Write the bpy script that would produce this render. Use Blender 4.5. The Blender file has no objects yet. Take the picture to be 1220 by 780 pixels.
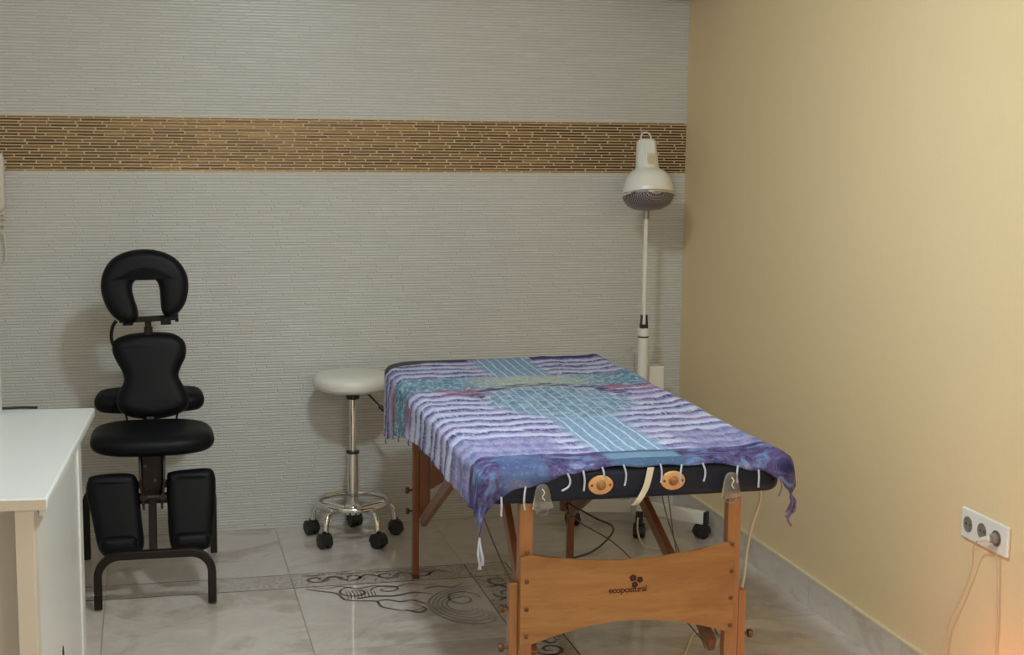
import bpy, bmesh, math, random
from mathutils import Vector, Matrix, noise
from mathutils.geometry import tessellate_polygon
random.seed(7)
PI = math.pi
C = bpy.context.scene.collection
sc = bpy.context.scene

# ------------------------------------------------------------------ node helper
class N:
    """tiny wrapper so that node trees can be written as expressions"""
    def __init__(s, g, sock): s.g = g; s.s = sock
    def _m(s, op, o=None, p=None):
        n = s.g.nodes.new('ShaderNodeMath'); n.operation = op
        for i, v in enumerate((s, o, p)):
            if v is None: continue
            if isinstance(v, N): s.g.links.new(v.s, n.inputs[i])
            else: n.inputs[i].default_value = v
        return N(s.g, n.outputs[0])
    def __add__(s, o): return s._m('ADD', o)
    __radd__ = __add__
    def __mul__(s, o): return s._m('MULTIPLY', o)
    __rmul__ = __mul__
    def __sub__(s, o): return s._m('SUBTRACT', o)
    def __rsub__(s, o): return (s * -1.0) + o
    def __truediv__(s, o): return s._m('DIVIDE', o)
    def floor(s): return s._m('FLOOR')
    def fract(s): return s._m('FRACT')
    def sin(s): return s._m('SINE')
    def abs(s): return s._m('ABSOLUTE')
    def sqrt(s): return s._m('SQRT')
    def pow(s, o): return s._m('POWER', o)
    def min(s, o): return s._m('MINIMUM', o)
    def max(s, o): return s._m('MAXIMUM', o)
    def lt(s, o): return s._m('LESS_THAN', o)
    def gt(s, o): return s._m('GREATER_THAN', o)
    def step(s, a, b):           # smooth 0..1 between a and b
        n = s.g.nodes.new('ShaderNodeMapRange'); n.interpolation_type = 'SMOOTHSTEP'
        s.g.links.new(s.s, n.inputs[0])
        lo, hi = (a, b) if a < b else (b, a)
        n.inputs[1].default_value = lo; n.inputs[2].default_value = hi
        n.inputs[3].default_value = 0.0 if a < b else 1.0
        n.inputs[4].default_value = 1.0 if a < b else 0.0
        return N(s.g, n.outputs[0])
    def band(s, a, b, w): return s.step(a - w, a + w) * s.step(b + w, b - w)

def new_mat(name, base=(.8, .8, .8), rough=.5, metal=0., spec=.5, **kw):
    m = bpy.data.materials.new(name); m.use_nodes = True
    b = m.node_tree.nodes['Principled BSDF']
    b.inputs['Base Color'].default_value = (*base, 1)
    b.inputs['Roughness'].default_value = rough
    b.inputs['Metallic'].default_value = metal
    b.inputs['Specular IOR Level'].default_value = spec
    for k, v in kw.items():
        b.inputs[k.replace('_', ' ')].default_value = v
    return m, m.node_tree, b

def coords(g, kind='Object'):
    tc = g.nodes.new('ShaderNodeTexCoord')
    sep = g.nodes.new('ShaderNodeSeparateXYZ'); g.links.new(tc.outputs[kind], sep.inputs[0])
    return [N(g, sep.outputs[i]) for i in range(3)]
def vec(g, x=0., y=0., z=0.):
    n = g.nodes.new('ShaderNodeCombineXYZ')
    for i, v in enumerate((x, y, z)):
        if isinstance(v, N): g.links.new(v.s, n.inputs[i])
        else: n.inputs[i].default_value = v
    return n.outputs[0]
def nz(g, v, scale=5., detail=3., rough=.5, dist=0.):
    n = g.nodes.new('ShaderNodeTexNoise'); g.links.new(v, n.inputs['Vector'])
    n.inputs['Scale'].default_value = scale; n.inputs['Detail'].default_value = detail
    n.inputs['Roughness'].default_value = rough; n.inputs['Distortion'].default_value = dist
    return N(g, n.outputs[0])
def wn(g, v):
    n = g.nodes.new('ShaderNodeTexWhiteNoise'); n.noise_dimensions = '3D'
    g.links.new(v, n.inputs['Vector']); return N(g, n.outputs['Value'])
def mix(g, f, a, b):
    n = g.nodes.new('ShaderNodeMix'); n.data_type = 'RGBA'; n.clamp_factor = True
    if isinstance(f, N): g.links.new(f.s, n.inputs[0])
    else: n.inputs[0].default_value = f
    for i, v in ((6, a), (7, b)):
        if isinstance(v, tuple): n.inputs[i].default_value = (*v, 1)
        else: g.links.new(v, n.inputs[i])
    return n.outputs[2]
def bump(g, b, h, strength=.5, dist=.002):
    n = g.nodes.new('ShaderNodeBump'); n.inputs['Strength'].default_value = strength
    n.inputs['Distance'].default_value = dist
    g.links.new(h.s, n.inputs['Height']); g.links.new(n.outputs[0], b.inputs['Normal'])
def lin(r, gg, b):
    f = lambda c: (c / 255 / 12.92) if c / 255 <= .04045 else ((c / 255 + .055) / 1.055) ** 2.4
    return (f(r), f(gg), f(b))

# ------------------------------------------------------------------ mesh helpers
def obj(name, bm, m, parent=None, smooth=False, bevel=0, seg=2, matrix=None):
    me = bpy.data.meshes.new(name)
    bmesh.ops.recalc_face_normals(bm, faces=bm.faces)
    bm.to_mesh(me); bm.free()
    me.materials.append(m)
    o = bpy.data.objects.new(name, me); C.objects.link(o)
    for p in me.polygons: p.use_smooth = smooth
    if smooth: me.set_sharp_from_angle(angle=math.radians(48))
    if bevel:
        md = o.modifiers.new('bevel', 'BEVEL'); md.width = bevel; md.segments = seg
        md.limit_method = 'ANGLE'; md.angle_limit = math.radians(40)
    if parent is not None: o.parent = parent
    if matrix is not None: o.matrix_local = matrix
    return o
def thing(name, label, cat, loc=(0, 0, 0), group=None, rotz=0):
    o = bpy.data.objects.new(name, None); C.objects.link(o)
    o.empty_display_size = .05
    o.location = loc; o.rotation_euler = (0, 0, rotz)
    o['label'] = label; o['category'] = cat
    if group: o['group'] = group
    return o
def tag(o, label, cat, group=None):
    o['label'] = label; o['category'] = cat
    if group: o['group'] = group
    return o
def struct(name, bm, m, parent=None, **kw):
    o = obj(name, bm, m, parent, **kw)
    o['kind'] = 'structure'
    return o
def B(): return bmesh.new()
def box(bm, x0, x1, y0, y1, z0, z1):
    v = [bm.verts.new((x, y, z)) for z in (z0, z1) for y in (y0, y1) for x in (x0, x1)]
    for f in ((0, 2, 3, 1), (4, 5, 7, 6), (0, 1, 5, 4), (2, 6, 7, 3), (0, 4, 6, 2), (1, 3, 7, 5)):
        bm.faces.new([v[i] for i in f])
    return bm
def bar(bm, a, b, w, h, up=(0, 0, 1)):
    """rectangular bar from a to b, w sideways, h along up"""
    a = Vector(a); b = Vector(b); d = (b - a).normalized(); up = Vector(up)
    s = d.cross(up).normalized(); u = s.cross(d)
    v = []
    for p in (a, b):
        for i, j in ((-1, -1), (1, -1), (1, 1), (-1, 1)):
            v.append(bm.verts.new(p + s * i * w / 2 + u * j * h / 2))
    for f in ((0, 1, 2, 3), (7, 6, 5, 4), (0, 4, 5, 1), (1, 5, 6, 2), (2, 6, 7, 3), (3, 7, 4, 0)):
        bm.faces.new([v[i] for i in f])
    return bm
def catmull(pts, n=6, closed=False):
    pts = [Vector(p) for p in pts]; out = []; L = len(pts)
    rng = range(L) if closed else range(L - 1)
    for i in rng:
        if closed: p0, p1, p2, p3 = (pts[(i + k - 1) % L] for k in range(4))
        else:
            p1, p2 = pts[i], pts[i + 1]
            p0 = pts[i - 1] if i else p1 * 2 - p2
            p3 = pts[i + 2] if i + 2 < L else p2 * 2 - p1
        for k in range(n):
            t = k / n
            out.append(.5 * ((2 * p1) + (p2 - p0) * t + (2 * p0 - 5 * p1 + 4 * p2 - p3) * t * t + (3 * p1 - p0 - 3 * p2 + p3) * t ** 3))
    if not closed: out.append(pts[-1])
    return out
def tube(bm, pts, r, n=10, closed=False, square=False):
    pts = [Vector(p) for p in pts]; L = len(pts); rings = []
    rr = r if isinstance(r, (list, tuple)) else [r] * L
    prev = None
    for i, p in enumerate(pts):
        if closed: d = (pts[(i + 1) % L] - pts[i - 1]).normalized()
        else: d = (pts[min(i + 1, L - 1)] - pts[max(i - 1, 0)]).normalized()
        if prev is None:
            a = Vector((0, 0, 1)) if abs(d.z) < .9 else Vector((0, 1, 0))
            s = d.cross(a).normalized()
        else:
            s = (prev - d * prev.dot(d)).normalized()
        prev = s; u = d.cross(s); ring = []
        for k in range(n):
            a = 2 * PI * k / n + (PI / n if square else 0)
            ring.append(bm.verts.new(p + (s * math.cos(a) + u * math.sin(a)) * rr[i] * (1.414 if square else 1)))
        rings.append(ring)
    for i in range(L if closed else L - 1):
        A, Bq = rings[i], rings[(i + 1) % L]
        for k in range(n): bm.faces.new([A[k], A[(k + 1) % n], Bq[(k + 1) % n], Bq[k]])
    if not closed:
        bm.faces.new(rings[0][::-1]); bm.faces.new(rings[-1])
    return bm
def lathe(bm, prof, n=32, mat=None, c=(0, 0, 0)):
    """profile of (radius, z) spun about z; mat places it"""
    rings = []; c = Vector(c)
    for r, z in prof:
        ring = []
        for k in range(1 if r < 1e-6 else n):
            a = 2 * PI * k / n
            v = Vector((r * math.cos(a), r * math.sin(a), z))
            if mat: v = mat @ v
            ring.append(bm.verts.new(v + c))
        rings.append(ring)
    for A, Bq in zip(rings, rings[1:]):
        for k in range(n):
            a0, a1 = A[k % len(A)], A[(k + 1) % len(A)]; b0, b1 = Bq[k % len(Bq)], Bq[(k + 1) % len(Bq)]
            f = []
            for v in (a0, a1, b1, b0):
                if v not in f: f.append(v)
            if len(f) > 2: bm.faces.new(f)
    if len(rings[0]) > 1: bm.faces.new(rings[0][::-1])
    if len(rings[-1]) > 1: bm.faces.new(rings[-1])
    return bm
def cushion(bm, outline, t, rnd, mat=None, c=(0, 0, 0), steps=5, soft=0.):
    """padded slab: 2D outline (local x,z), thickness t along y, edges rounded by rnd"""
    pts = [Vector((p[0], p[1])) for p in outline]; L = len(pts)
    area = sum(pts[i].x * pts[(i + 1) % L].y - pts[(i + 1) % L].x * pts[i].y for i in range(L))
    if area < 0: pts.reverse()
    nrm = []
    for i in range(L):
        d = (pts[(i + 1) % L] - pts[i - 1]).normalized(); nrm.append(Vector((d.y, -d.x)))
    lay = []
    if soft:                                    # fully domed upholstery: elliptical section, inset by soft
        for k in range(15):
            a = PI * k / 14 - PI / 2; lay.append((soft * (1 - abs(math.cos(a)) ** .8), t / 2 * math.sin(a)))
        steps = -1
    for k in range(steps + 1):
        a = PI / 2 * k / steps; lay.append((rnd * (1 - math.sin(a)), -t / 2 + rnd * (1 - math.cos(a))))
    for k in range(steps + 1):
        a = PI / 2 * k / steps; lay.append((rnd * (1 - math.cos(a)), t / 2 - rnd * (1 - math.sin(a))))
    rings = []; c = Vector(c)
    for ins, y in lay:
        ring = []
        for p, nn in zip(pts, nrm):
            q = p - nn * ins; v = Vector((q.x, y, q.y))
            if mat: v = mat @ v
            ring.append(bm.verts.new(v + c))
        rings.append(ring)
    for A, Bq in zip(rings, rings[1:]):
        for k in range(L): bm.faces.new([A[k], A[(k + 1) % L], Bq[(k + 1) % L], Bq[k]])
    flat = [Vector((p.x, p.y, 0)) for p in pts]
    for t3 in tessellate_polygon([flat]):
        for ring in (rings[0], rings[-1]):
            try: bm.faces.new([ring[i] for i in t3])
            except ValueError: pass
    return bm
def rrect(x0, x1, y0, y1, r, n=6):
    out = []
    for cx, cy, a0 in ((x1 - r, y1 - r, 0), (x0 + r, y1 - r, 90), (x0 + r, y0 + r, 180), (x1 - r, y0 + r, 270)):
        for k in range(n + 1):
            a = math.radians(a0 + 90 * k / n); out.append((cx + r * math.cos(a), cy + r * math.sin(a)))
    return out
def RX(a): return Matrix.Rotation(math.radians(a), 4, 'X')
def RY(a): return Matrix.Rotation(math.radians(a), 4, 'Y')
def RZ(a): return Matrix.Rotation(math.radians(a), 4, 'Z')

# ------------------------------------------------------------------ materials
def mosaic(g, x, z, p, w):
    """thin strip tiles: returns (mask of strip body, random per strip)"""
    row = (z / p).floor()
    rnd = wn(g, vec(g, row, 3.1, 0.))
    xx = x / w + rnd * 17.0
    xw = xx + nz(g, vec(g, xx * .9, row * 7.3, 0.), 1.0, 0.) * .5
    fx = xw.fract(); fz = (z / p).fract()
    cell = wn(g, vec(g, xw.floor(), row, 1.7))
    mz = fz.band(.17, .83, .12)
    e = .0022 / w
    mx = fx.band(e, 1 - e, e * .6)
    return mz * mx, cell, mz, mx

# back wall tile
mWall, g, b = new_mat('thin_strip_wall_tile', rough=.38, spec=.4)
X, Y, Z = coords(g)
body, cell, mz, mx = mosaic(g, X, Z, .0111, .105)
nn = nz(g, vec(g, X * 1.0, 0., Z * 1.0), 1.3, 3)
white = mix(g, cell * .6, lin(205, 205, 199), lin(216, 216, 211))
white = mix(g, (body * -1 + 1.) * .55, white, lin(168, 163, 151))
white = mix(g, mx.lt(.5) * .35, white, lin(225, 221, 208))
gold = mix(g, cell.pow(1.5), lin(92, 66, 36), lin(136, 104, 60))
gold = mix(g, body, lin(208, 190, 160), gold)
inband = Z.band(1.4045, 1.6045, .0004)
edge = Z.band(1.3985, 1.6105, .0003) - inband
col = mix(g, inband, white, gold)
col = mix(g, edge, col, lin(215, 200, 170))
g.links.new(col, b.inputs['Base Color'])
r = (inband * body) * -.08 + .33
g.links.new(r.s, b.inputs['Roughness'])
g.links.new((inband * body * .65).s, b.inputs['Metallic'])
bump(g, b, body * .8 + cell * .5, .55, .0022)

# yellow wallpaper
mYel, g, b = new_mat('yellow_wallpaper', rough=.72, spec=.25)
X, Y, Z = coords(g)
n1 = nz(g, vec(g, X, Y * 60., Z * 6.), 3., 4); n2 = nz(g, vec(g, X, Y * 8., Z * 90.), 3., 3)
n3 = nz(g, vec(g, X, Y, Z), 1.2, 2)
cy = mix(g, (n1 + n2) * .5, lin(237, 209, 160), lin(245, 221, 178))
cy = mix(g, n3 * .35, cy, lin(220, 200, 154))
g.links.new(cy, b.inputs['Base Color']); bump(g, b, n1 + n2, .25, .001)

mCeil, g, b = new_mat('ceiling_paint', base=lin(225, 220, 208), rough=.8)
X, Y, Z = coords(g)
g.links.new(mix(g, nz(g, vec(g, X, Y, Z), 4.), lin(238, 237, 232), lin(243, 242, 238)), b.inputs['Base Color'])
mPlain, g, b = new_mat('side_wall_paint', base=lin(215, 205, 185), rough=.8)
X, Y, Z = coords(g)
g.links.new(mix(g, nz(g, vec(g, X, Y, Z), 3.), lin(232, 230, 222), lin(238, 236, 228)), b.inputs['Base Color'])
mShadeBox, g, b = new_mat('shade_box_brown', base=lin(150, 120, 70), rough=.7)  # brown for the added, unseen box that shades the corner
X, Y, Z = coords(g)
g.links.new(mix(g, nz(g, vec(g, X, Y, Z), 12.), lin(150, 118, 66), lin(162, 130, 78)), b.inputs['Base Color'])

# floor: polished marble-look tile with grout grid and ornamental border
def marble(g, x, y, z, seed, light, dark):
    v = vec(g, x + seed * 3.7, y + seed * 9.1, z)
    a = nz(g, v, 1.6, 6, .62, 1.6); c = nz(g, v, 4.5, 5, .6, 2.5)
    vein = ((a - .5).abs() * 9.0).min(1.)
    f = (a.step(.32, .68) * .65 + c.step(.35, .7) * .35)
    col = mix(g, f, dark, light)
    col = mix(g, nz(g, vec(g, x * 2.2 + seed * 5., y * .8, z + 3.), 2.4, 5, .6, 1.2).step(.5, .72) * .3, col, lin(196, 176, 160))
    return mix(g, (1. - vein) * .42, col, lin(230, 225, 215)), f
mFloor, g, b = new_mat('polished_floor_tile', rough=.12, spec=.5)
X, Y, Z = coords(g)
T = .629
ix = ((X + .165) / T).floor()
yf = (Y - 4.96)
iy = (yf / T).floor() + Y.gt(5.114) * 5.
seed = wn(g, vec(g, ix, iy, 2.))
col, f = marble(g, X, Y, Z, seed, lin(220, 210, 200), lin(182, 169, 157))
# border bands: along the back, and down the right side of the medallion
bb = Y.band(4.96, 5.114, .0008) * X.lt(1.25)
br = X.band(1.096, 1.25, .0008) * Y.lt(5.114)
bord = bb.max(br)
sw = nz(g, vec(g, X, Y, 0.), 14., 2, .5, 3.5)
scroll = ((sw - .5).abs() * 26.).min(1.)
dots = nz(g, vec(g, X, Y, 3.), 30., 2, .5, 2.)
orn = (1. - scroll) * .55 + dots.step(.56, .64) * .35
col = mix(g, bord * .25, col, lin(140, 130, 116))
col = mix(g, bord * orn * X.step(-.3, .7) * .8, col, lin(66, 50, 38))
# fine dark outlines of the border
def line(v, at, w): return (v - at).abs().lt(w)
ol = (line(Y, 4.96, .0035) + line(Y, 5.114, .0025)) * X.lt(1.25)
ol2 = (line(X, 1.096, .0022) + line(X, 1.25, .0022)) * Y.lt(5.114)
# grout grid
gx = (((X + .165) / T).fract() - .5).abs().gt(.5 - .0017 / T) * ((X.band(1.08, 1.27, .001) * Y.lt(5.114)) * -1. + 1.)
gy = ((yf / T).fract() - .5).abs().gt(.5 - .0012 / T) * Y.lt(4.9)
gr = (gx + gy).min(1.)
col = mix(g, gr * .65, col, lin(92, 84, 74))
col = mix(g, (ol + ol2).min(1.) * .9, col, lin(44, 38, 33))
g.links.new(col, b.inputs['Base Color'])
g.links.new((gr * .4 + nz(g, vec(g, X, Y, 0.), 6., 2) * .04 + .045).s, b.inputs['Roughness'])
bump(g, b, 1. - gr, .25, .0008)

mSkirt, g, b = new_mat('marble_skirting', rough=.2)
X, Y, Z = coords(g)
seed = wn(g, vec(g, (X / T).floor(), (Y / T).floor(), 2.))
col, f = marble(g, X * 1.5, Y * 1.5, Z * 3., seed, lin(226, 217, 204), lin(202, 190, 176))
col = mix(g, ((Y / .63).fract() - .5).abs().gt(.498) * .5, col, lin(110, 100, 90))
g.links.new(col, b.inputs['Base Color'])
mEdge, g, b = new_mat('cream_skirting_bead', base=lin(226, 212, 176), rough=.5)
X, Y, Z = coords(g)
g.links.new(mix(g, nz(g, vec(g, X, Y, Z), 25.), lin(222, 206, 168), lin(230, 217, 184)), b.inputs['Base Color'])

def plain(name, c1, c2, rough, scale=20., bmp=0., **kw):
    m, g, b = new_mat(name, base=c1, rough=rough, **kw)
    X, Y, Z = coords(g)
    n = nz(g, vec(g, X, Y, Z), scale, 3)
    g.links.new(mix(g, n, c1, c2), b.inputs['Base Color'])
    if bmp: bump(g, b, nz(g, vec(g, X, Y, Z), scale * 8, 2), .3, bmp)
    return m
mDesk = plain('white_desk_laminate', lin(226, 228, 225), lin(232, 234, 231), .28, 3.)
mDeskEdge = plain('cream_desk_frame', lin(212, 201, 184), lin(217, 207, 191), .4, 3.)
mBlackVinyl = plain('black_vinyl', (.004, .0045, .006), (.006, .0065, .009), .46, 9., .0004, spec=.16)
mBlackFrame = plain('dark_brown_metal', (.010, .006, .005), (.016, .010, .008), .36, 9., spec=.28)
mBlack = plain('black_plastic', (.010, .010, .010), (.016, .016, .016), .42, 9.)
mWhiteVinyl = plain('white_vinyl', lin(226, 224, 212), lin(234, 232, 222), .36, 6., .0004)
mChrome = plain('chrome', (.78, .77, .75), (.83, .82, .80), .09, 9., metal=1.)
mWhiteMetal = plain('white_enamel', lin(228, 226, 214), lin(234, 232, 222), .3, 5.)
mGreyMetal = plain('grey_metal', (.35, .34, .33), (.42, .41, .40), .3, 9., metal=.9)
mNavy = plain('navy_vinyl', (.006, .010, .024), (.009, .013, .030), .45, 9., .0004, spec=.3)
mCream = plain('cream_fabric_band', lin(214, 205, 182), lin(226, 218, 198), .8, 60.)
mCord = plain('beige_cable', lin(208, 196, 168), lin(216, 205, 180), .5, 9.)
mCordW = plain('pale_wall_cable', lin(206, 180, 150), lin(212, 188, 160), .5, 9.)
mSteelWire = plain('steel_wire', (.16, .14, .11), (.22, .19, .15), .4, 9., metal=.5)
mBlackWire = plain('black_cable', (.012, .012, .01), (.02, .02, .018), .45, 9.)
mSocket = plain('white_socket_plastic', lin(236, 234, 226), lin(242, 240, 233), .25, 6.)
mSocketDark = plain('socket_recess', lin(120, 115, 108), lin(140, 134, 126), .4, 6.)
mLogo = plain('burnt_logo_ink', (.05, .008, .005), (.07, .012, .008), .6, 30.)
mYarn = plain('white_yarn', lin(178, 186, 206), lin(204, 208, 220), .9, 60.)
mYarnDark = plain('purple_yarn', lin(84, 58, 84), lin(130, 118, 150), .9, 40.)
mInter = plain('cream_intercom_plastic', lin(206, 198, 182), lin(214, 206, 192), .4, 6.)

# beech wood
def wood(name, c1, c2, c3, ax='x', rough=.33):
    m, g, b = new_mat(name, rough=rough)
    X, Y, Z = coords(g)
    if ax == 'x': v = vec(g, X * 1.2, Y * 8., Z * 9.)
    else: v = vec(g, X * 12., Y * 12., Z * 1.2)
    n1 = nz(g, v, 2.2, 5, .6, .8); n2 = nz(g, v, 12., 3, .6, .3)
    c = mix(g, n1.step(.3, .7), c1, c2)
    c = mix(g, n2.step(.5, .75) * .4, c, c3)
    g.links.new(c, b.inputs['Base Color'])
    return m
mBeech = wood('beech_panel', lin(150, 100, 52), lin(172, 124, 72), lin(128, 80, 40))
mBeechLeg = wood('beech_leg', lin(160, 108, 62), lin(172, 120, 74), lin(140, 88, 48), 'z')
mBrown = wood('darker_beech', lin(128, 78, 50), lin(142, 90, 60), lin(104, 58, 36), 'z')
mDisc = plain('pale_wood_disc', lin(216, 160, 100), lin(226, 174, 116), .45, 40.)
mScrew = plain('bronze_screw', (.12, .06, .025), (.16, .08, .035), .4, 30., metal=.5)

# clear plastic
mClear, g, b = new_mat('clear_plastic', base=(.93, .92, .88), rough=.12)
b.inputs['Transmission Weight'].default_value = .92; b.inputs['IOR'].default_value = 1.4

# lamp grille mesh
mGrille, g, b = new_mat('grille_mesh', rough=.35, metal=.3)
X, Y, Z = coords(g)
gx = ((X / .006).fract() - .5).abs().gt(.36); gy = ((Y / .006).fract() - .5).abs().gt(.36)
g.links.new(mix(g, gx.max(gy), (.045, .028, .030), (.36, .32, .31)), b.inputs['Base Color'])

# shawl: printed cotton, uv = flat cloth coordinates in metres (u across, v along the table)
mShawl, g, b = new_mat('printed_shawl', rough=.85, spec=.15)
U, V, _ = coords(g, 'UV')
U = U / .969; V = V / .969
P0 = vec(g, U, V, 0.)
w1 = nz(g, P0, 7., 2); w2 = nz(g, vec(g, U, V, 5.), 28., 3); fine = nz(g, P0, 90., 4, .65); blot = nz(g, vec(g, U, V, 9.), 6., 4, .6)
du = U - 1.25                                  # distance from the middle of the print
au = du.abs()
# wavy purple rows running across
w3 = nz(g, vec(g, U, V, 11.), 62., 2)
ph = (V + (w1 - .5) * .06 + (w2 - .5) * .045 + (w3 - .5) * .03 + (U * 52.).sin() * .005) / .083
wave = (ph * 6.2832).sin() * .5 + .5
lav = mix(g, w2, lin(166, 176, 210), lin(222, 224, 238))
pur = mix(g, blot.step(.4, .6), lin(46, 46, 108), lin(72, 56, 116))
fib = nz(g, vec(g, U * 11., V * 1.6, 3.), 16., 3, .6)
saw = (ph + (fib - .5) * .22).fract()
wav = mix(g, saw.step(.03, .34), pur, lav)
wav = mix(g, saw.step(.42, 1.0) * .95, wav, mix(g, blot.step(.35, .65), lin(80, 86, 156), lin(108, 90, 154)))
wav = mix(g, fib.step(.50, .68) * .65, wav, lin(216, 214, 236))
pink = nz(g, vec(g, U, V, 21.), 5., 3)
wav = mix(g, pink.step(.54, .68) * .32, wav, lin(172, 138, 186))
wav = mix(g, blot.step(.60, .72) * .5, wav, lin(106, 134, 196))
# light blue column with white stripes along the table
st = ((U + (V - 4.2) * -.03 + (w1 - .5) * .012) / .034).fract()
colb = mix(g, (st - .5).abs().lt(.085), mix(g, fine.step(.35, .65), lin(112, 140, 176), lin(148, 174, 198)), lin(190, 208, 222))
# centre oval: teal with dark outlines
ov = ((du / .23).pow(2.) + ((V - 4.42) / .26).pow(2.)).sqrt()
teal = mix(g, w2.step(.35, .65), lin(110, 140, 168), lin(158, 184, 202))
teal = mix(g, (st - .5).abs().lt(.085) * .7, teal, lin(196, 216, 226))
teal = mix(g, ((nz(g, vec(g, U * 1., V * 1.6, 2.), 22., 3, .5, 1.5) - .5).abs()).lt(.022) * .6, teal, lin(50, 70, 100))
# turquoise leaf band
leaf = nz(g, vec(g, U, V, 4.), 34., 4, .6, 2.)
turq = mix(g, leaf.step(.42, .58), lin(160, 190, 204), lin(92, 128, 158))
turq = mix(g, au.step(.28, .08) * .75, turq, lin(196, 200, 184))
turq = mix(g, (leaf - .5).abs().lt(.02) * .6, turq, lin(44, 60, 84))
redd = mix(g, leaf.step(.4, .6), lin(176, 108, 136), lin(126, 70, 96))
# flames / front field
fl = nz(g, vec(g, U * 3.2, V * 1., 6.), 16., 4, .6)
field = mix(g, fl.step(.36, .64), lin(150, 142, 182), lin(104, 112, 162))
field = mix(g, fine.step(.55, .7) * .5, field, lin(214, 214, 240))
# front border
bo = nz(g, vec(g, U, V * 1.6, 8.), 15., 5, .65, .8)
bdr = mix(g, bo.step(.36, .52), lin(46, 50, 90), lin(88, 76, 116))
bdr = mix(g, bo.step(.50, .60), bdr, lin(96, 124, 166))
bdr = mix(g, bo.step(.60, .68) * .8, bdr, lin(168, 130, 150))
tb = mix(g, (V * 60.).sin().gt(.3), lin(112, 146, 168), lin(72, 100, 128))
bdr = mix(g, U.band(1.16, 1.36, .01) * .85, bdr, tb)
bdr = mix(g, U.band(.86, .985, .006) * .7, bdr, lin(78, 98, 136))
# assemble
c = wav
c = mix(g, (au + (w2 - .5) * .06).step(.125, .085), c, colb)
c = mix(g, V.band(3.4, 3.92, .02) * au.step(.15, .2) * ((w1 - .5) * .4 + .75), c, field)
dt = V + (w1 - .5) * .05 + (w2 - .5) * .03
c = mix(g, (dt + (w3 - .5) * .05).band(4.66, 4.88, .02), c, turq)
spot = nz(g, vec(g, U, V, 31.), 9., 3)
c = mix(g, dt.band(4.56, 4.68, .03) * au.band(.20, .52, .06) * spot.step(.47, .56) * .8, c, redd)
c = mix(g, dt.band(4.88, 4.94, .02) * au.gt(.3) * spot.step(.5, .58) * .7, c, redd)
c = mix(g, (ov + (w2 - .5) * .5 + (w3 - .5) * .3).step(1.08, .88) * .9, c, teal)
rim = (ov + (w2 - .5) * .12)
c = mix(g, rim.band(1.0, 1.10, .05) * w2.step(.4, .6) * .6, c, lin(176, 184, 210))
fe = nz(g, vec(g, U * 1., V * 5., 7.), 14., 3)
c = mix(g, rim.band(1.03, 1.24, .03) * V.gt(4.5) * fe.step(.44, .54) * .9, c, lin(34, 38, 66))
c = mix(g, (V + (w2 - .5) * .02).step(3.70, 3.685), c, bdr)
c = mix(g, V.step(5.215, 5.235) * au.gt(.12), c, lin(66, 58, 116))
c = mix(g, ((fine - .5) * 1.2).step(.05, .4) * .4, c, lin(206, 210, 232))
g.links.new(c, b.inputs['Base Color'])
bump(g, b, fine * .5 + w2, .35, .003)

# ------------------------------------------------------------------ room shell
XR, YB, ZC, XL, YF = 2.141, 5.73, 2.42, -1.75, -1.3
f_ = struct('floor', box(B(), XL - .1, XR + .1, YF - .1, YB + .1, -.1, 0), mFloor)
struct('wall_back', box(B(), XL - .1, XR + .1, YB, YB + .1, 0, ZC), mWall)
struct('wall_right', box(B(), XR, XR + .1, YF, YB, 0, ZC), mYel)
struct('wall_left', box(B(), XL - .1, XL, YF, YB, 0, ZC), mPlain)
struct('wall_front', box(B(), XL - .1, XR + .1, YF - .1, YF, 0, ZC), mPlain)
struct('ceiling', box(B(), XL - .1, XR + .1, YF - .1, YB + .1, ZC, ZC + .1), mCeil)
sk = struct('baseboard_right', box(B(), XR - .011, XR, YF, YB, 0, .099), mSkirt)
bd = obj('skirting_bead', box(B(), XR - .013, XR, YF, YB, .099, .106), mEdge, sk)
struct('shade_box_1', box(B(), 1.80, XR, 5.28, YB, 2.13, ZC), mShadeBox)  # unseen box added above the view to shade the wall corner below it

# scrollwork inlaid in the floor (flat, flush with the tiles)
def ribbon(bm, pts, w, z=.0006):
    P = catmull([(x, y, 0) for x, y in pts], 8); L = []
    for i, p in enumerate(P):
        d = (P[min(i + 1, len(P) - 1)] - P[max(i - 1, 0)]).normalized()
        n = Vector((-d.y, d.x, 0)); t = i / (len(P) - 1); ww = w * (.35 + .65 * math.sin(PI * min(1, t * 1.1 + .05)) ** .5)
        L.append((bm.verts.new(p + n * ww / 2 + Vector((0, 0, z))), bm.verts.new(p - n * ww / 2 + Vector((0, 0, z)))))
    for (a, c_), (d, e) in zip(L, L[1:]): bm.faces.new([a, c_, e, d])
def spiral(cx, cy, r0, turns, a0, sx=1., sy=1., sgn=1, n=22):
    return [(cx + sx * r0 * (1 - .82 * k / n) * math.cos(a0 + sgn * 2 * PI * turns * k / n),
             cy + sy * r0 * (1 - .82 * k / n) * math.sin(a0 + sgn * 2 * PI * turns * k / n)) for k in range(n + 1)]
bm = B()
ribbon(bm, [(.50, 4.94), (.55, 4.905), (.60, 4.87), (.62, 4.80), (.67, 4.775), (.72, 4.76), (.73, 4.70), (.77, 4.665), (.81, 4.64), (.86, 4.66)], .010)
ribbon(bm, [(.53, 4.95), (.58, 4.93), (.62, 4.945), (.68, 4.91), (.74, 4.93), (.80, 4.90), (.86, 4.93), (.92, 4.90), (.97, 4.93)], .008)
ribbon(bm, spiral(.665, 4.872, .062, 1.2, PI * .5, 1., 1.0), .010)
ribbon(bm, spiral(.775, 4.882, .050, 1.3, PI * 1.0, 1.1, .9, -1), .010)
ribbon(bm, [(.66, 4.80), (.72, 4.815), (.79, 4.805), (.86, 4.83), (.92, 4.80)], .014)
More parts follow.
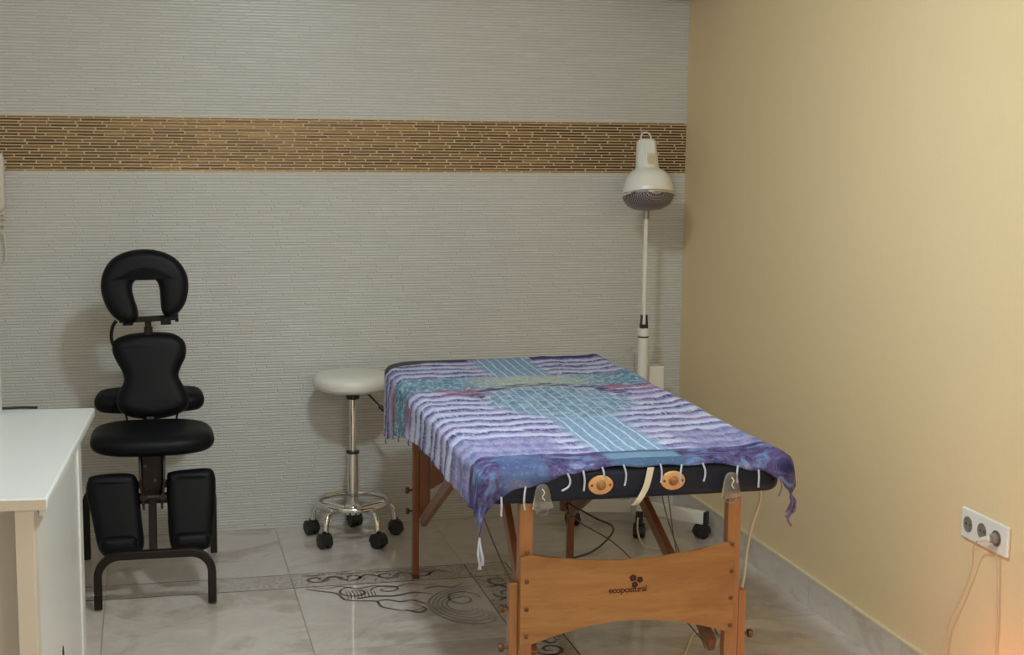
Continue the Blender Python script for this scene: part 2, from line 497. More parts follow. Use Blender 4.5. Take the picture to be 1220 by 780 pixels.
ribbon(bm, [(.72, 4.76), (.76, 4.77), (.80, 4.74), (.84, 4.75), (.88, 4.70)], .012)
ribbon(bm, [(.80, 4.66), (.84, 4.62), (.87, 4.65), (.85, 4.69)], .012)
big = B()
for k in range(5):
    s = 1 - k * .15
    ribbon(big, [(.985 + (x - .985) * s, 4.68 + (y - 4.68) * s) for x, y in
                [(1.06, 4.86), (.99, 4.84), (.92, 4.78), (.885, 4.68), (.90, 4.58), (.95, 4.50), (1.02, 4.47), (1.07, 4.50), (1.075, 4.58)]], .009)
ribbon(big, spiral(1.01, 4.73, .07, 1.4, 0, .9, 1.2), .009)
ribbon(bm, [(.90, 4.86), (.95, 4.88), (1.0, 4.86), (1.05, 4.90)], .010)
for k in range(9):
    x = .63 + k * .012
    ribbon(bm, [(x, 4.80 + k * .002), (x + .004, 4.85), (x + .001, 4.895)], .004)
mInlay = plain('dark_floor_inlay', lin(92, 82, 72), lin(74, 62, 52), .3, 30.)
obj('floor_inlay', bm, mInlay, f_)
obj('floor_inlay', big, plain('pale_floor_inlay', lin(150, 138, 124), lin(126, 114, 100), .3, 30.), f_)
bm = B()
for k in range(4):
    x0 = .52 + k * .125
    ribbon(bm, spiral(x0 + .03, 5.04, .040, 1.2, PI * (k % 2), 1.1, 1., 1 if k % 2 else -1), .011)
    ribbon(bm, [(x0 + .05, 5.02), (x0 + .08, 5.06), (x0 + .11, 5.05), (x0 + .14, 5.02)], .012)
    ribbon(bm, [(x0 - .02, 5.09), (x0 + .03, 5.085), (x0 + .09, 5.095)], .009)
for k in range(9):
    y0 = 4.90 - k * .14
    ribbon(bm, spiral(1.173, y0, .05, 1.3, PI * (k % 2), 1., 1.1, 1 if k % 2 else -1), .013)
    ribbon(bm, [(1.13, y0 - .07), (1.165, y0 - .05), (1.19, y0 - .09), (1.22, y0 - .06)], .016)
mInlay2 = plain('brown_floor_inlay', lin(84, 62, 48), lin(60, 44, 34), .3, 30.)
obj('floor_inlay', bm, mInlay2, f_)

# ------------------------------------------------------------------ desk
dk = thing('desk', 'white topped desk with cream frame standing at the left edge', 'desk', (-.5, 4., 0))
def quadslab(bm, P, z0, z1, inset=0.):
    lo = [bm.verts.new((x, y, z0)) for x, y in P]; hi = [bm.verts.new((x, y, z1)) for x, y in P]
    bm.faces.new(lo[::-1]); bm.faces.new(hi); n = len(P)
    for i in range(n): bm.faces.new([lo[i], lo[(i + 1) % n], hi[(i + 1) % n], hi[i]])
    return bm
def loc(bm, o): bmesh.ops.translate(bm, verts=bm.verts, vec=-Vector(o)); return bm
O = (-.5, 4., 0)
obj('desk_top', loc(quadslab(B(), [(-.90, 3.475), (-.236, 3.432), (-.165, 4.52), (-.90, 4.565)], .712, .740), O), mDesk, dk, bevel=.006, seg=2)
obj('leg', loc(quadslab(B(), [(-.309, 3.447), (-.267, 3.445), (-.262, 3.49), (-.304, 3.49)], 0, .711), O), mDeskEdge, dk, bevel=.002)
obj('side_panel', loc(quadslab(B(), [(-.284, 3.491), (-.262, 3.491), (-.208, 4.235), (-.23, 4.235)], .03, .711), O), mDesk, dk)
obj('leg', loc(quadslab(B(), [(-.245, 4.236), (-.203, 4.236), (-.198, 4.30), (-.24, 4.30)], 0, .711), O), mDesk, dk, bevel=.004)
obj('rail', loc(quadslab(B(), [(-.259, 3.492), (-.246, 3.492), (-.200, 4.235), (-.206, 4.235)], .685, .71), O), mDesk, dk)
obj('warm_lit_edge', loc(quadslab(B(), [(-.90, 3.4735), (-.2385, 3.4305), (-.2385, 3.433), (-.90, 3.476)], .714, .738), O), mDeskEdge, dk)  # cream here stands for warm light falling on the white top's front edge
obj('back_panel', loc(box(B(), -.85, -.30, 3.62, 3.64, .04, .711), O), mDeskEdge, dk)
obj('leg', loc(box(B(), -.88, -.84, 3.50, 3.54, 0, .711), O), mDeskEdge, dk)
obj('leg', loc(box(B(), -.88, -.84, 4.26, 4.30, 0, .711), O), mDeskEdge, dk)
# things on / by the desk
o = obj('cable', tube(B(), catmull([(-.86, 4.50, .745), (-.6, 4.535, .745), (-.45, 4.53, .745), (-.38, 4.535, .745), (-.33, 4.53, .744)], 6), .004, 8), mBlackWire, smooth=True)
tag(o, 'thin black cable lying along the back edge of the white desk top', 'cable')
o = obj('storage_box', box(B(), -.72, -.427, 4.44, 4.50, .7405, .985), mDesk, bevel=.004)
tag(o, 'upright pale box on the desk, cut off by the left frame edge', 'box')
bm = B()
lathe(bm, [(.055, 0), (.06, .01), (.045, .02), (.010, .025), (.010, .06), (.011, .10), (.05, .135), (.028, .165), (.014, .18), (.006, .19), (.0045, .235), (.002, .245), (0, .246)], 20, c=(0, 0, 0))
bmesh.ops.scale(bm, vec=(.5, .5, 1.35), verts=bm.verts); bmesh.ops.translate(bm, vec=(-.221, 3.6, 0), verts=bm.verts)
o = obj('pointed_stand', bm, mBlack, smooth=True)
tag(o, 'black object with a thin upright tip beside the desk side panel', 'object')

# ------------------------------------------------------------------ intercom on the back wall
it = thing('intercom', 'cream wall intercom handset hanging at the far left of the tiled wall', 'intercom', (-.56, 5.73, 1.37))
pts = catmull([(-.56, 5.665, 1.475), (-.56, 5.645, 1.45), (-.56, 5.655, 1.36), (-.56, 5.645, 1.28), (-.56, 5.665, 1.255)], 6)
obj('wall_plate', loc(box(B(), -.60, -.505, YB - .03, YB - .001, 1.24, 1.46), (-.56, 5.73, 1.37)), mInter, it, bevel=.008, seg=3)
bm = B(); cushion(bm, rrect(-.590, -.502, 1.253, 1.475, .03), .034, .012, c=(0, 5.682, 0))
obj('handset', loc(bm, (-.56, 5.73, 1.37)), mInter, it, smooth=True)
cc = [(-.52 + .011 * math.cos(k * .9), 5.70 + .011 * math.sin(k * .9), 1.252 - k * .0035) for k in range(18)]
cc += [(-.512, 5.705, 1.17), (-.508, 5.71, 1.11), (-.514, 5.71, 1.07), (-.53, 5.71, 1.055), (-.56, 5.71, 1.06)]
obj('coiled_cord', loc(tube(B(), cc, .0035, 8), (-.56, 5.73, 1.37)), mInter, it, smooth=True)

# ------------------------------------------------------------------ massage chair
ch = thing('massage_chair', 'black padded massage chair with dark metal frame beside the desk', 'massage chair', (0, 5.1, 0))
O = (0, 5.1, 0)
def P_(name, bm, m, par=ch, **kw): return obj(name, loc(bm, O), m, par, **kw)
# front foot: inverted U of square tube
def ufoot(y, w, h, r, t, x0=0., lean=0.):
    pts = [(x0 - w, y - lean, t)]
    for k in range(9):
        a = PI - PI / 2 * k / 8; pts.append((x0 - w + r + r * math.cos(a), y - lean * (1 - (h - r + r * math.sin(a)) / h), h - r + r * math.sin(a)))
    for k in range(9):
        a = PI / 2 - PI / 2 * k / 8; pts.append((x0 + w - r + r * math.cos(a), y - lean * (1 - (h - r + r * math.sin(a)) / h), h - r + r * math.sin(a)))
    pts.append((x0 + w, y - lean, t)); return pts
bm = tube(B(), ufoot(4.85, .183, .182, .07, .006), .0135, 4, square=True)
fl_ = P_('front_foot', bm, mBlackFrame, bevel=.003)
bm = tube(B(), ufoot(5.43, .226, .275, .06, .006, -.013), .0125, 4, square=True)
P_('rear_foot', bm, mBlackFrame, bevel=.003)
# main spine rising from the front foot to the seat
bm = B(); bar(bm, (-.005, 4.862, .172), (-.003, 5.22, .50), .027, .03)
bar(bm, (-.003, 5.10, .30), (-.013, 5.43, .34), .03, .03)
P_('spine', bm, mBlackFrame, bevel=.003)
# bracket plates under the seat
for s in (-1, 1):
    bm = B()
    prof = [(5.02, .47), (5.22, .47), (5.19, .40), (5.16, .31), (5.05, .28), (4.99, .31), (4.985, .40)]
    L = [[bm.verts.new((-.003 + s * (.030 if z < .4 else .040) + e, y, z)) for y, z in prof] for e in (-.004, .004)]
    bm.faces.new(L[0]); bm.faces.new(L[1][::-1]); n = len(prof)
    for i in range(n): bm.faces.new([L[0][i], L[1][i], L[1][(i + 1) % n], L[0][(i + 1) % n]])
    P_('bracket', bm, mBlackFrame)
bm = B(); box(bm, -.038, .032, 5.04, 5.15, .315, .47); P_('seat_post', bm, mBlackFrame, bevel=.004)
P_('bolt', tube(B(), [(-.026, 5.045, .435), (-.026, 5.034, .435)], .006, 10), mScrew, smooth=True)
P_('bolt', tube(B(), [(.006, 5.045, .385), (.006, 5.034, .385)], .006, 10), mScrew, smooth=True)
# crossbar carrying the knee pads
bm = B(); tube(bm, [(-.10, 5.03, .325), (.10, 5.03, .325)], .019, 14)
for s in (-1, 1): tube(bm, [(s * .032 - .003, 5.01, .335), (s * .032 - .003, 4.985, .338)], .011, 12)
cb = P_('crossbar', bm, mBlackFrame, smooth=True)
# seat
out = catmull([(-.205, .0, 0), (-.195, -.085, 0), (-.12, -.135, 0), (0, -.145, 0), (.12, -.135, 0), (.197, -.085, 0), (.207, 0, 0), (.19, .09, 0), (.11, .14, 0), (0, .15, 0), (-.11, .14, 0), (-.19, .09, 0)], 5, True)
bm = B(); cushion(bm, [(p.x, -p.y) for p in out], .072, .030, mat=RX(4) @ RX(90), c=(0, 5.12, .515), soft=.06)
P_('seat', bm, mBlackVinyl, smooth=True)
# knee pads
sx = .00285
def px(o, cx, cz): return [((u - cx) * sx, (cz - v) * sx * 1.02) for u, v in o]
kl = [(104, 571), (109, 566), (130, 564), (152, 565), (160, 571), (162, 585), (165, 620), (167, 645), (163, 655), (150, 660), (128, 660), (118, 655), (113, 643), (108, 615), (102, 585)]
kr = [(200, 570), (205, 563), (228, 561), (250, 561), (256, 568), (257, 582), (255, 612), (251, 643), (247, 653), (235, 656), (215, 657), (205, 653), (201, 638), (200, 605)]
for o_, cx, cz in ((kl, 134, 612), (kr, 229, 609)):
    wx = {134: -.128, 229: .127}[cx]
    cr = [(p.x, p.y) for p in catmull([(a, b_, 0) for a, b_ in px(o_, cx, cz)], 4, True)]
    bm = B(); cushion(bm, cr, .058, .022, mat=RX(-16), c=(wx, 5.0, .280 if wx < 0 else .283), soft=.035)
    kp_ = P_('knee_pad', bm, mBlackVinyl, smooth=True)
    bm = B(); cushion(bm, rrect(-.062, .062, -.030, .030, .026), .05, .02, mat=RX(-16), c=(wx + (.012 if wx < 0 else -.004), 4.943, .192), soft=.028)
    obj('bottom_roll', loc(bm, O), mBlackVinyl, kp_, smooth=True)
    bm = B(); bar(bm, (wx * .72, 5.03, .325), (wx, 5.035, .33), .02, .02); P_('pad_arm', bm, mBlackFrame)
# chest pad
cp = [(177, 396), (200, 397), (213, 402), (220, 411), (220, 425), (214, 438), (211, 448), (216, 459), (222, 473), (220, 486), (206, 494), (181, 498), (156, 495), (143, 488), (138, 478), (141, 465), (147, 453), (145, 441), (138, 428), (134, 415), (138, 404), (154, 398)]
cr = [(p.x * 1.02, p.y) for p in catmull([(a, b_, 0) for a, b_ in px(cp, 178, 447)], 4, True)]
cr = [(x * 1.02, z * 1.05) for x, z in cr]
bm = B(); cushion(bm, cr, .07, .030, mat=RX(-14), c=(-.002, 5.33, .695), soft=.045)
P_('chest_pad', bm, mBlackVinyl, smooth=True)
# arm pad behind the chest pad
out = catmull([(-.197, 0, 0), (-.18, -.05, 0), (-.10, -.07, 0), (0, -.06, 0), (.10, -.07, 0), (.175, -.05, 0), (.19, 0, 0), (.16, .06, 0), (0, .08, 0), (-.16, .06, 0)], 5, True)
bm = B(); cushion(bm, [(p.x, -p.y) for p in out], .068, .031, mat=RX(12) @ RX(90), c=(-.003, 5.43, .590), soft=.04)
P_('arm_pad', bm, mBlackVinyl, smooth=True)
bm = B(); bar(bm, (-.005, 5.24, .42), (-.005, 5.40, .62), .05, .03); bar(bm, (-.005, 5.24, .44), (-.006, 5.40, .86), .03, .022)
P_('upright', bm, mBlackFrame, bevel=.003)
for s in (-1, 1):
    P_('support_rod', tube(B(), catmull([(s * .095, 5.31, .59), (s * .088, 5.29, .56), (s * .080, 5.24, .53)], 5), .004, 8), mBlackFrame, smooth=True)
# face cradle frame
bm = B(); bar(bm, (-.105, 5.33, .895), (.075, 5.33, .902), .022, .019); bar(bm, (-.006, 5.345, .83), (-.006, 5.345, .895), .022, .012, (0, 1, 0))
for s in (-.075, .055): bar(bm, (s - .018, 5.325, .892), (s + .018, 5.325, .893), .034, .028)
cf = P_('cradle_frame', bm, mBlackFrame, bevel=.003)
bm = B(); tube(bm, [(.07, 5.325, .902), (.088, 5.325, .902)], .009, 12); tube(bm, [(.087, 5.325, .902), (.099, 5.325, .902)], .016, 8)
obj('knob', loc(bm, O), mBlack, cf, smooth=False)
P_('strap', tube(B(), catmull([(-.115, 5.335, .893), (-.128, 5.34, .87), (-.133, 5.345, .83), (-.122, 5.35, .79)], 6), .0065, 8), mBlackFrame, smooth=True)
# face cradle cushion (horseshoe open at the bottom)
hp = [(172, 297), (193, 300), (210, 309), (221, 324), (224, 340), (221, 358), (213, 371), (203, 377), (195, 376), (191, 369), (190, 358), (189, 344), (186, 335), (179, 332), (166, 332), (159, 336), (157, 344), (159, 354), (163, 368), (163, 378), (157, 384), (146, 384), (133, 375), (124, 360), (120, 342), (123, 324), (133, 309), (150, 300)]
cr = [(p.x, p.y) for p in catmull([((u - 172) * .00287, (340 - v) * .00296, 0) for u, v in hp], 5, True)]
bm = B(); cushion(bm, cr, .075, .030, mat=RX(-8), c=(-.014, 5.29, 1.021), soft=.036)
P_('face_cushion', bm, mBlackVinyl, smooth=True)

# ------------------------------------------------------------------ rolling stool
so = (.747, 5.535, 0); O = so
stl = thing('rolling_stool', 'white round seated stool on chrome pole with five black casters', 'stool', so)
P_('seat', lathe(B(), [(0, .586), (.125, .586), (.143, .592), (.151, .605), (.152, .622), (.147, .636), (.133, .646), (.10, .651), (0, .653)], 48, c=so), mWhiteVinyl, stl, smooth=True)
P_('collar', lathe(B(), [(.022, .548), (.026, .552), (.026, .5855), (.012, .5855)][:3] + [(0, .5855)], 24, c=so), mBlack, stl, smooth=False)
P_('gas_lift', lathe(B(), [(.0135, .34), (.0135, .548)], 24, c=so), mChrome, stl, smooth=True)
P_('ring_collar', lathe(B(), [(.024, .336), (.025, .338), (.025, .344), (.024, .346)], 24, c=so), mBlack, stl)
P_('pole', lathe(B(), [(.021, .115), (.021, .336)], 28, c=so), mChrome, stl, smooth=True)
P_('hub', lathe(B(), [(.02, .095), (.034, .10), (.036, .112), (.034, .130), (.022, .14)], 24, c=so), mChrome, stl, smooth=True)
tor = [(so[0] + .137 * math.cos(2 * PI * k / 48), so[1] + .137 * math.sin(2 * PI * k / 48), .146) for k in range(48)]
P_('foot_ring', tube(B(), tor, .0105, 12, closed=True), mChrome, stl, smooth=True)
def caster(par, base, ang, r=.024, name='caster', m=None, O=O):
    """hooded twin-wheel caster; its own mesh"""
    bm = B(); M = Matrix.Translation(Vector(base)) @ RZ(ang)
    for s in (-1, 1):
        lathe(bm, [(0, -.010), (r * .8, -.010), (r, -.007), (r, .007), (r * .8, .010), (0, .010)], 20, mat=M @ Matrix.Translation((0, s * .0135, r)) @ RX(90))
    # hood
    pr = []
    for k in range(13):
        a = math.radians(-15 + 200 * k / 12); pr.append((1.16 * r * math.cos(a), r + 1.22 * r * math.sin(a)))
    L = [[bm.verts.new(M @ Vector((x, y, max(z, .008)))) for x, z in pr] for y in (-.021, -.012, .012, .021)]
    for A, Bq in zip(L, L[1:]):
        for i in range(len(pr) - 1): bm.faces.new([A[i], A[i + 1], Bq[i + 1], Bq[i]])
    bm.faces.new(L[0]); bm.faces.new(L[-1][::-1])
    tube(bm, [M @ Vector((0, 0, r * 2.0)), M @ Vector((0, 0, r * 2.0 + .014))], .009, 12)
    return obj(name, loc(bm, O), m or mBlack, par, smooth=False)
for k, a in enumerate((80, 152, 224, 296, 8)):
    t = math.radians(a); d = Vector((math.cos(t), math.sin(t), 0)); s = Vector(so)
    pts = catmull([s + d * .03 + Vector((0, 0, .118)), s + d * .09 + Vector((0, 0, .128)), s + d * .132 + Vector((0, 0, .128)), s + d * .158 + Vector((0, 0, .108)), s + d * .165 + Vector((0, 0, .075)), s + d * .166 + Vector((0, 0, .062))], 5)
    lg = P_('leg', tube(B(), pts, .0115, 12), mChrome, stl, smooth=True)
    q = s + d * .172
    caster(lg, (q.x, q.y, .0005), a + (30, -40, 65, 10, -15)[k], .0262, O=so)
bm = B(); tube(bm, [(.79, 5.50, .583), (.845, 5.46, .527)], .004, 8); tube(bm, [(.84, 5.463, .531), (.875, 5.44, .497)], .0085, 10)
P_('lever', bm, mBlack, stl, smooth=True)

# ------------------------------------------------------------------ heat lamp
lo = (1.885, 5.46, 0); O = lo
lp = thing('heat_lamp', 'white infrared floor lamp on wheels behind the massage table', 'lamp', lo)
P_('post', lathe(B(), [(.0205, .06), (.0205, .775), (.0225, .777), (.0225, .806), (.018, .808)], 28, c=lo), mWhiteMetal, lp, smooth=False)
P_('post_ring', lathe(B(), [(.0212, .770), (.0212, .776)], 24, c=lo), mBlack, lp)
P_('rod', lathe(B(), [(.0085, .80), (.0085, 1.30)], 18, c=lo), mWhiteMetal, lp, smooth=True)
bm = B()
for s in (-1, 1): bar(bm, (lo[0] + s * .014, lo[1] - .004, .806), (lo[0] + s * .010, lo[1] - .004, .86), .003, .016, (0, 1, 0))
box(bm, lo[0] - .013, lo[0] + .013, lo[1] - .017, lo[1] + .012, .806, .822)
P_('clamp', bm, mBlack, lp)
bm = B(); tube(bm, [(lo[0] - .02, lo[1], .722), (lo[0] - .04, lo[1], .722)], .0035, 8); lathe(bm, [(0, -.008), (.008, -.006), (.008, .006), (0, .008)], 14, c=(lo[0] - .043, lo[1], .722))
P_('knob', bm, mChrome, lp, smooth=True)
P_('hanging_wire', tube(B(), [(lo[0] - .036, lo[1] - .004, .715), (lo[0] - .034, lo[1] - .004, .60), (lo[0] - .03, lo[1] - .004, .45)], .0018, 6), mGreyMetal, lp)
P_('control_box', box(B(), 1.925, 1.992, 5.50, 5.55, .44, .645), mWhiteMetal, lp, bevel=.005)
P_('box_arm', box(B(), 1.900, 1.93, 5.47, 5.53, .52, .56), mWhiteMetal, lp)
# head: local axis z up, tilted so that the grille looks down and forward
HM = Matrix.Translation((1.860, 5.37, 1.333)) @ RX(-14) @ RY(1)
head = obj('lamp_head', loc(lathe(B(), [(.0, .212), (.034, .211), (.037, .207), (.045, .106), (.049, .097), (.068, .088), (.085, .066), (.095, .030), (.101, .006), (.100, .004), (.096, .03), (.085, .065)], 48, mat=HM), lo), mWhiteMetal, lp, smooth=True)
obj('rim', loc(lathe(B(), [(.100, .004), (.105, .003), (.107, -.003), (.104, -.008), (.098, -.007), (.096, .002)], 48, mat=HM), lo), mChrome, head, smooth=True)
bm = B(); lathe(bm, [(.098, -.006), (.094, -.020), (.082, -.038), (.060, -.050), (.03, -.056), (0, -.058)], 40)
gr_ = obj('grille', bm, mGrille, head, smooth=True); gr_.matrix_local = Matrix.Translation(-Vector(lo)) @ HM
pts = [HM @ Vector(p) for p in catmull([(-.020, 0, .207), (-.020, 0, .226), (-.012, 0, .240), (0, 0, .244), (.012, 0, .240), (.020, 0, .226), (.020, 0, .207)], 4)]
obj('hanging_loop', loc(tube(B(), pts, .003, 8), lo), mWhiteMetal, head, smooth=True)
bm = B(); box(bm, -.019, .019, -.046, -.038, .152, .200); bmesh.ops.transform(bm, matrix=HM, verts=bm.verts)
obj('switch_plate', loc(bm, lo), mWhiteMetal, head, bevel=.002)
bm = B(); box(bm, -.016, .016, -.0475, -.040, .110, .146); bmesh.ops.transform(bm, matrix=HM, verts=bm.verts)
obj('chrome_label', loc(bm, lo), mChrome, head, bevel=.001)
bm = B(); lathe(bm, [(.013, 1.235), (.013, 1.30), (.01, 1.302)], 18, c=lo); bar(bm, (lo[0], lo[1], 1.285), (1.862, 5.405, 1.40), .016, .022)
obj('swivel_joint', loc(bm, lo), mGreyMetal, lp)
# base: white channel bars to four casters
bm = B(); box(bm, lo[0] - .032, lo[0] + .032, lo[1] - .032, lo[1] + .032, .058, .115)
P_('base_hub', bm, mWhiteMetal, lp, bevel=.005)
for k, ((x, y), w, cap) in enumerate((((1.835, 5.31), .026, 0), ((2.085, 5.255), .03, 1), ((1.62, 5.54), .022, 0), ((1.97, 5.64), .03, 0))):
    a = Vector((lo[0], lo[1], .0)); d = (Vector((x, y, 0)) - a).normalized(); e = Vector((x, y, 0))
    bm = B(); bar(bm, a + d * .03 + Vector((0, 0, .088)), e + Vector((0, 0, .083)), w, .050)
    arm = P_('base_arm', bm, mWhiteMetal, lp, bevel=.004)
    bm = B(); bar(bm, e + Vector((0, 0, .083)), e + d * .012 + Vector((0, 0, .083)), w + .003, .054)
    obj('end_cap', loc(bm, lo), mBlack, arm, bevel=.003)
    q = e - d * .012
    caster(arm, (q.x, q.y, .0005), (75, 20, 100, 200)[k], .0262, O=lo)

# ------------------------------------------------------------------ massage table
to = (1.19, 4.4, 0); O = to
tb = thing('massage_table', 'wooden folding massage table with navy padded top', 'massage table', to)
PX0, PX1, PY0, PY1, PZ0, PZ1 = .796, 1.588, 3.462, 5.195, .659, .748
def pad_outline():
    o = []
    for cx, cy, r, a0 in ((PX1 - .12, PY1 - .12, .12, 0), (PX0 + .14, PY1 - .14, .14, 90), (PX0 + .045, PY0 + .045, .045, 180), (PX1 - .045, PY0 + .045, .045, 270)):
        for k in range(9):
            a = math.radians(a0 + 90 * k / 8); o.append((cx + r * math.cos(a), cy + r * math.sin(a)))
    return o
bm = B(); cushion(bm, [(x, -y) for x, y in pad_outline()], PZ1 - PZ0, .024, mat=RX(90), c=(0, 0, (PZ0 + PZ1) / 2))
bmesh.ops.scale(bm, vec=(1, 1, 1), verts=bm.verts)
P_('padded_top', bm, mNavy, tb, smooth=True)
bm = B()
for x0, x1 in ((.90, .925), (1.455, 1.48)): box(bm, x0, x1, 3.74, 5.06, .632, .6595)
box(bm, .925, 1.455, 3.74, 3.762, .632, .6595); box(bm, .925, 1.455, 5.035, 5.06, .632, .6595); box(bm, .925, 1.455, 4.39, 4.42, .622, .6595)
P_('under_frame', bm, mBrown, tb)
# legs: upper post and bolted sliding lower leg, front (y 3.49) and rear (y 4.99)
def leg(xi, xo, y, m_, up_top=.6588, up_bot=.17, low_top=.50, w=.036, d=.03, face=-1):
    s = 1 if xo > xi else -1
    bm = B(); box(bm, min(xi, xi + s * w), max(xi, xi + s * w), y, y + d, up_bot, up_top)
    L = P_('leg', bm, m_, tb, bevel=.003)
    x0 = xi + s * (w + .0008)
    bm = B(); box(bm, min(x0, x0 + s * .022), max(x0, x0 + s * .022), y + .002, y + d + .004, .012, low_top)
    e = obj('extension', loc(bm, O), m_, L, bevel=.003)
    bm = B(); box(bm, min(x0, x0 + s * .024), max(x0, x0 + s * .024), y, y + d + .006, 0.0005, .0118)
    obj('foot_cap', loc(bm, O), mScrew, L, bevel=.003)
    for z in ((.385, .283) if (y < 4 and s < 0) else (.272,) if y < 4 else (.318, .243)):
        bm = B(); xx = x0 + s * .0225
        M = Matrix.Translation((xx, y + d / 2, z)) @ RY(90 * s)
        lathe(bm, [(.004, 0), (.004, .010), (.010, .012), (.012, .018), (.010, .024), (0, .024)], 14, mat=M)
        obj('knob', loc(bm, O), mScrew, L, smooth=False)
    return L
leg(.923, .88, 3.478, mBeechLeg, low_top=.455)
leg(1.445, 1.485, 3.478, mBeechLeg, low_top=.395)
leg(.945, .87, 4.98, mBrown, w=.038, up_bot=.215, low_top=.515)
leg(1.425, 1.47, 4.98, mBrown, w=.028, up_bot=.215, low_top=.50)
# curved end panels
def panel(y, x0, x1, m_, zt=.535, zb=.285, ct=.50, cb=.342, t=.014):
    bm = B(); n = 24; top = []; bot = []
    for k in range(n + 1):
        u = k / n; x = x0 + (x1 - x0) * u; c = math.sin(PI * u) ** .9
        e = min(u, 1 - u) * (x1 - x0)
        rr = .012; k_ = max(0, rr - e); rd = rr - math.sqrt(max(0, rr * rr - k_ * k_))
        top.append((x, zt - (zt - ct) * c - rd)); bot.append((x, zb + (cb - zb) * c))
    L = []
    for yy in (y, y + t):
        L.append(([bm.verts.new((x, yy, z)) for x, z in bot], [bm.verts.new((x, yy, z)) for x, z in top]))
    for i in range(n):
        bm.faces.new([L[0][0][i], L[0][0][i + 1], L[0][1][i + 1], L[0][1][i]])
        bm.faces.new([L[1][0][i + 1], L[1][0][i], L[1][1][i], L[1][1][i + 1]])
        bm.faces.new([L[0][1][i], L[0][1][i + 1], L[1][1][i + 1], L[1][1][i]])
        bm.faces.new([L[0][0][i + 1], L[0][0][i], L[1][0][i], L[1][0][i + 1]])
    for i in (0, n): bm.faces.new([L[0][0][i], L[0][1][i], L[1][1][i], L[1][0][i]])
    return P_('end_panel', bm, m_, tb)
fp = panel(3.4635, .888, 1.462, mBeech)
panel(4.9655, .945, 1.425, mBrown, zt=.60, zb=.325, ct=.59, cb=.40)
for x, zs in ((.904, (.535, .461, .389, .318)), (1.453, (.527, .455, .383, .309))):
    for z in zs:
        bm = B(); lathe(bm, [(.0060, 0), (.0058, .002), (.003, .0035), (0, .0035)], 14, mat=Matrix.Translation((x, 3.4633, z)) @ RX(90))
        obj('screw', loc(bm, O), mScrew, fp)
# logo: three small blossoms above the lettering, burnt into the panel
bm = B()
def blossom(cx, cz, r, a0):
    for k in range(5):
        a = a0 + 2 * PI * k / 5
        lathe(bm, [(r * .42, 0), (r * .42, .0008)], 10, mat=Matrix.Translation((cx + .52 * r * math.cos(a), 3.4634, cz + .52 * r * math.sin(a))) @ RX(90))
blossom(1.184, .4535, .0105, .4); blossom(1.2025, .448, .0095, .9); blossom(1.189, .435, .0095, 0)
obj('logo_mark', loc(bm, O), mLogo, fp)
tc = bpy.data.curves.new('t', 'FONT'); tc.body = 'ecopostural'; tc.size = .0225; tc.extrude = .0004; tc.space_character = .88
tc.offset = 0.0003
to_ = bpy.data.objects.new('t', tc); C.objects.link(to_); bpy.context.view_layer.update()
dg = bpy.context.evaluated_depsgraph_get()
me = bpy.data.meshes.new_from_object(to_.evaluated_get(dg)); C.objects.unlink(to_); bpy.data.objects.remove(to_)
xs = [v.co.x for v in me.vertices]; wid = max(xs) - min(xs); kx = .102 / wid
for v in me.vertices: v.co.x = (v.co.x - min(xs)) * kx
me.materials.clear(); me.materials.append(mLogo)
lg = bpy.data.objects.new('logo_text', me); C.objects.link(lg); lg.parent = fp
lg.matrix_local = Matrix.Translation(Vector((1.1195, 3.4632, .4165)) - Vector(O)) @ RX(90)
# side struts, hinge blocks, tension wires
for a, b_, m_ in (((.935, 3.51, .25), (.935, 3.905, .645), mBrown), ((1.425, 3.51, .24), (1.425, 4.44, .635), mBrown),
                  ((.915, 4.955, .215), (.915, 4.28, .575), mBrown), ((1.445, 4.955, .215), (1.445, 4.28, .575), mBrown)):
    P_('strut', bar(B(), a, b_, .020, .040), m_, tb, bevel=.003)
for x in (.93, 1.43):
    bm = B(); box(bm, x - .03, x + .03, 4.40, 4.425, .505, .525) if x < 1 else box(bm, x - .03, x + .03, 4.40, 4.425, .505, .525)
    tube(bm, [(x + .03, 4.41, .515), (x + .055, 4.41, .515)], .010, 10)
    P_('hinge_block', bm, mBrown, tb)
wires = [[(.96, 4.42, .50), (.98, 4.15, .36), (.99, 3.9, .295), (1.0, 3.52, .28)],
         [(1.20, 4.85, .60), (1.30, 4.5, .36), (1.40, 4.2, .30), (1.43, 3.54, .22)],
         [(1.55, 4.3, .655), (1.545, 4.15, .36), (1.50, 3.9, .25), (1.44, 3.6, .20)],
         [(1.60, 4.45, .66), (1.58, 4.35, .42), (1.53, 4.0, .30), (1.45, 3.54, .26)]]
for w in wires: P_('tension_wire', tube(B(), catmull(w, 6), .0022, 6), mSteelWire, tb, smooth=True)
bm = tube(B(), catmull([(1.37, 4.70, .285), (1.375, 4.735, .315), (1.40, 4.73, .30), (1.43, 4.58, .298), (1.452, 4.46, .299), (1.40, 4.36, .288), (1.32, 4.26, .283), (1.24, 4.19, .288), (1.19, 4.15, .29)], 6), .0032, 6)
o = obj('cable', bm, mBlackWire, smooth=True); tag(o, 'black cable hanging in a loop under the massage table', 'cable')
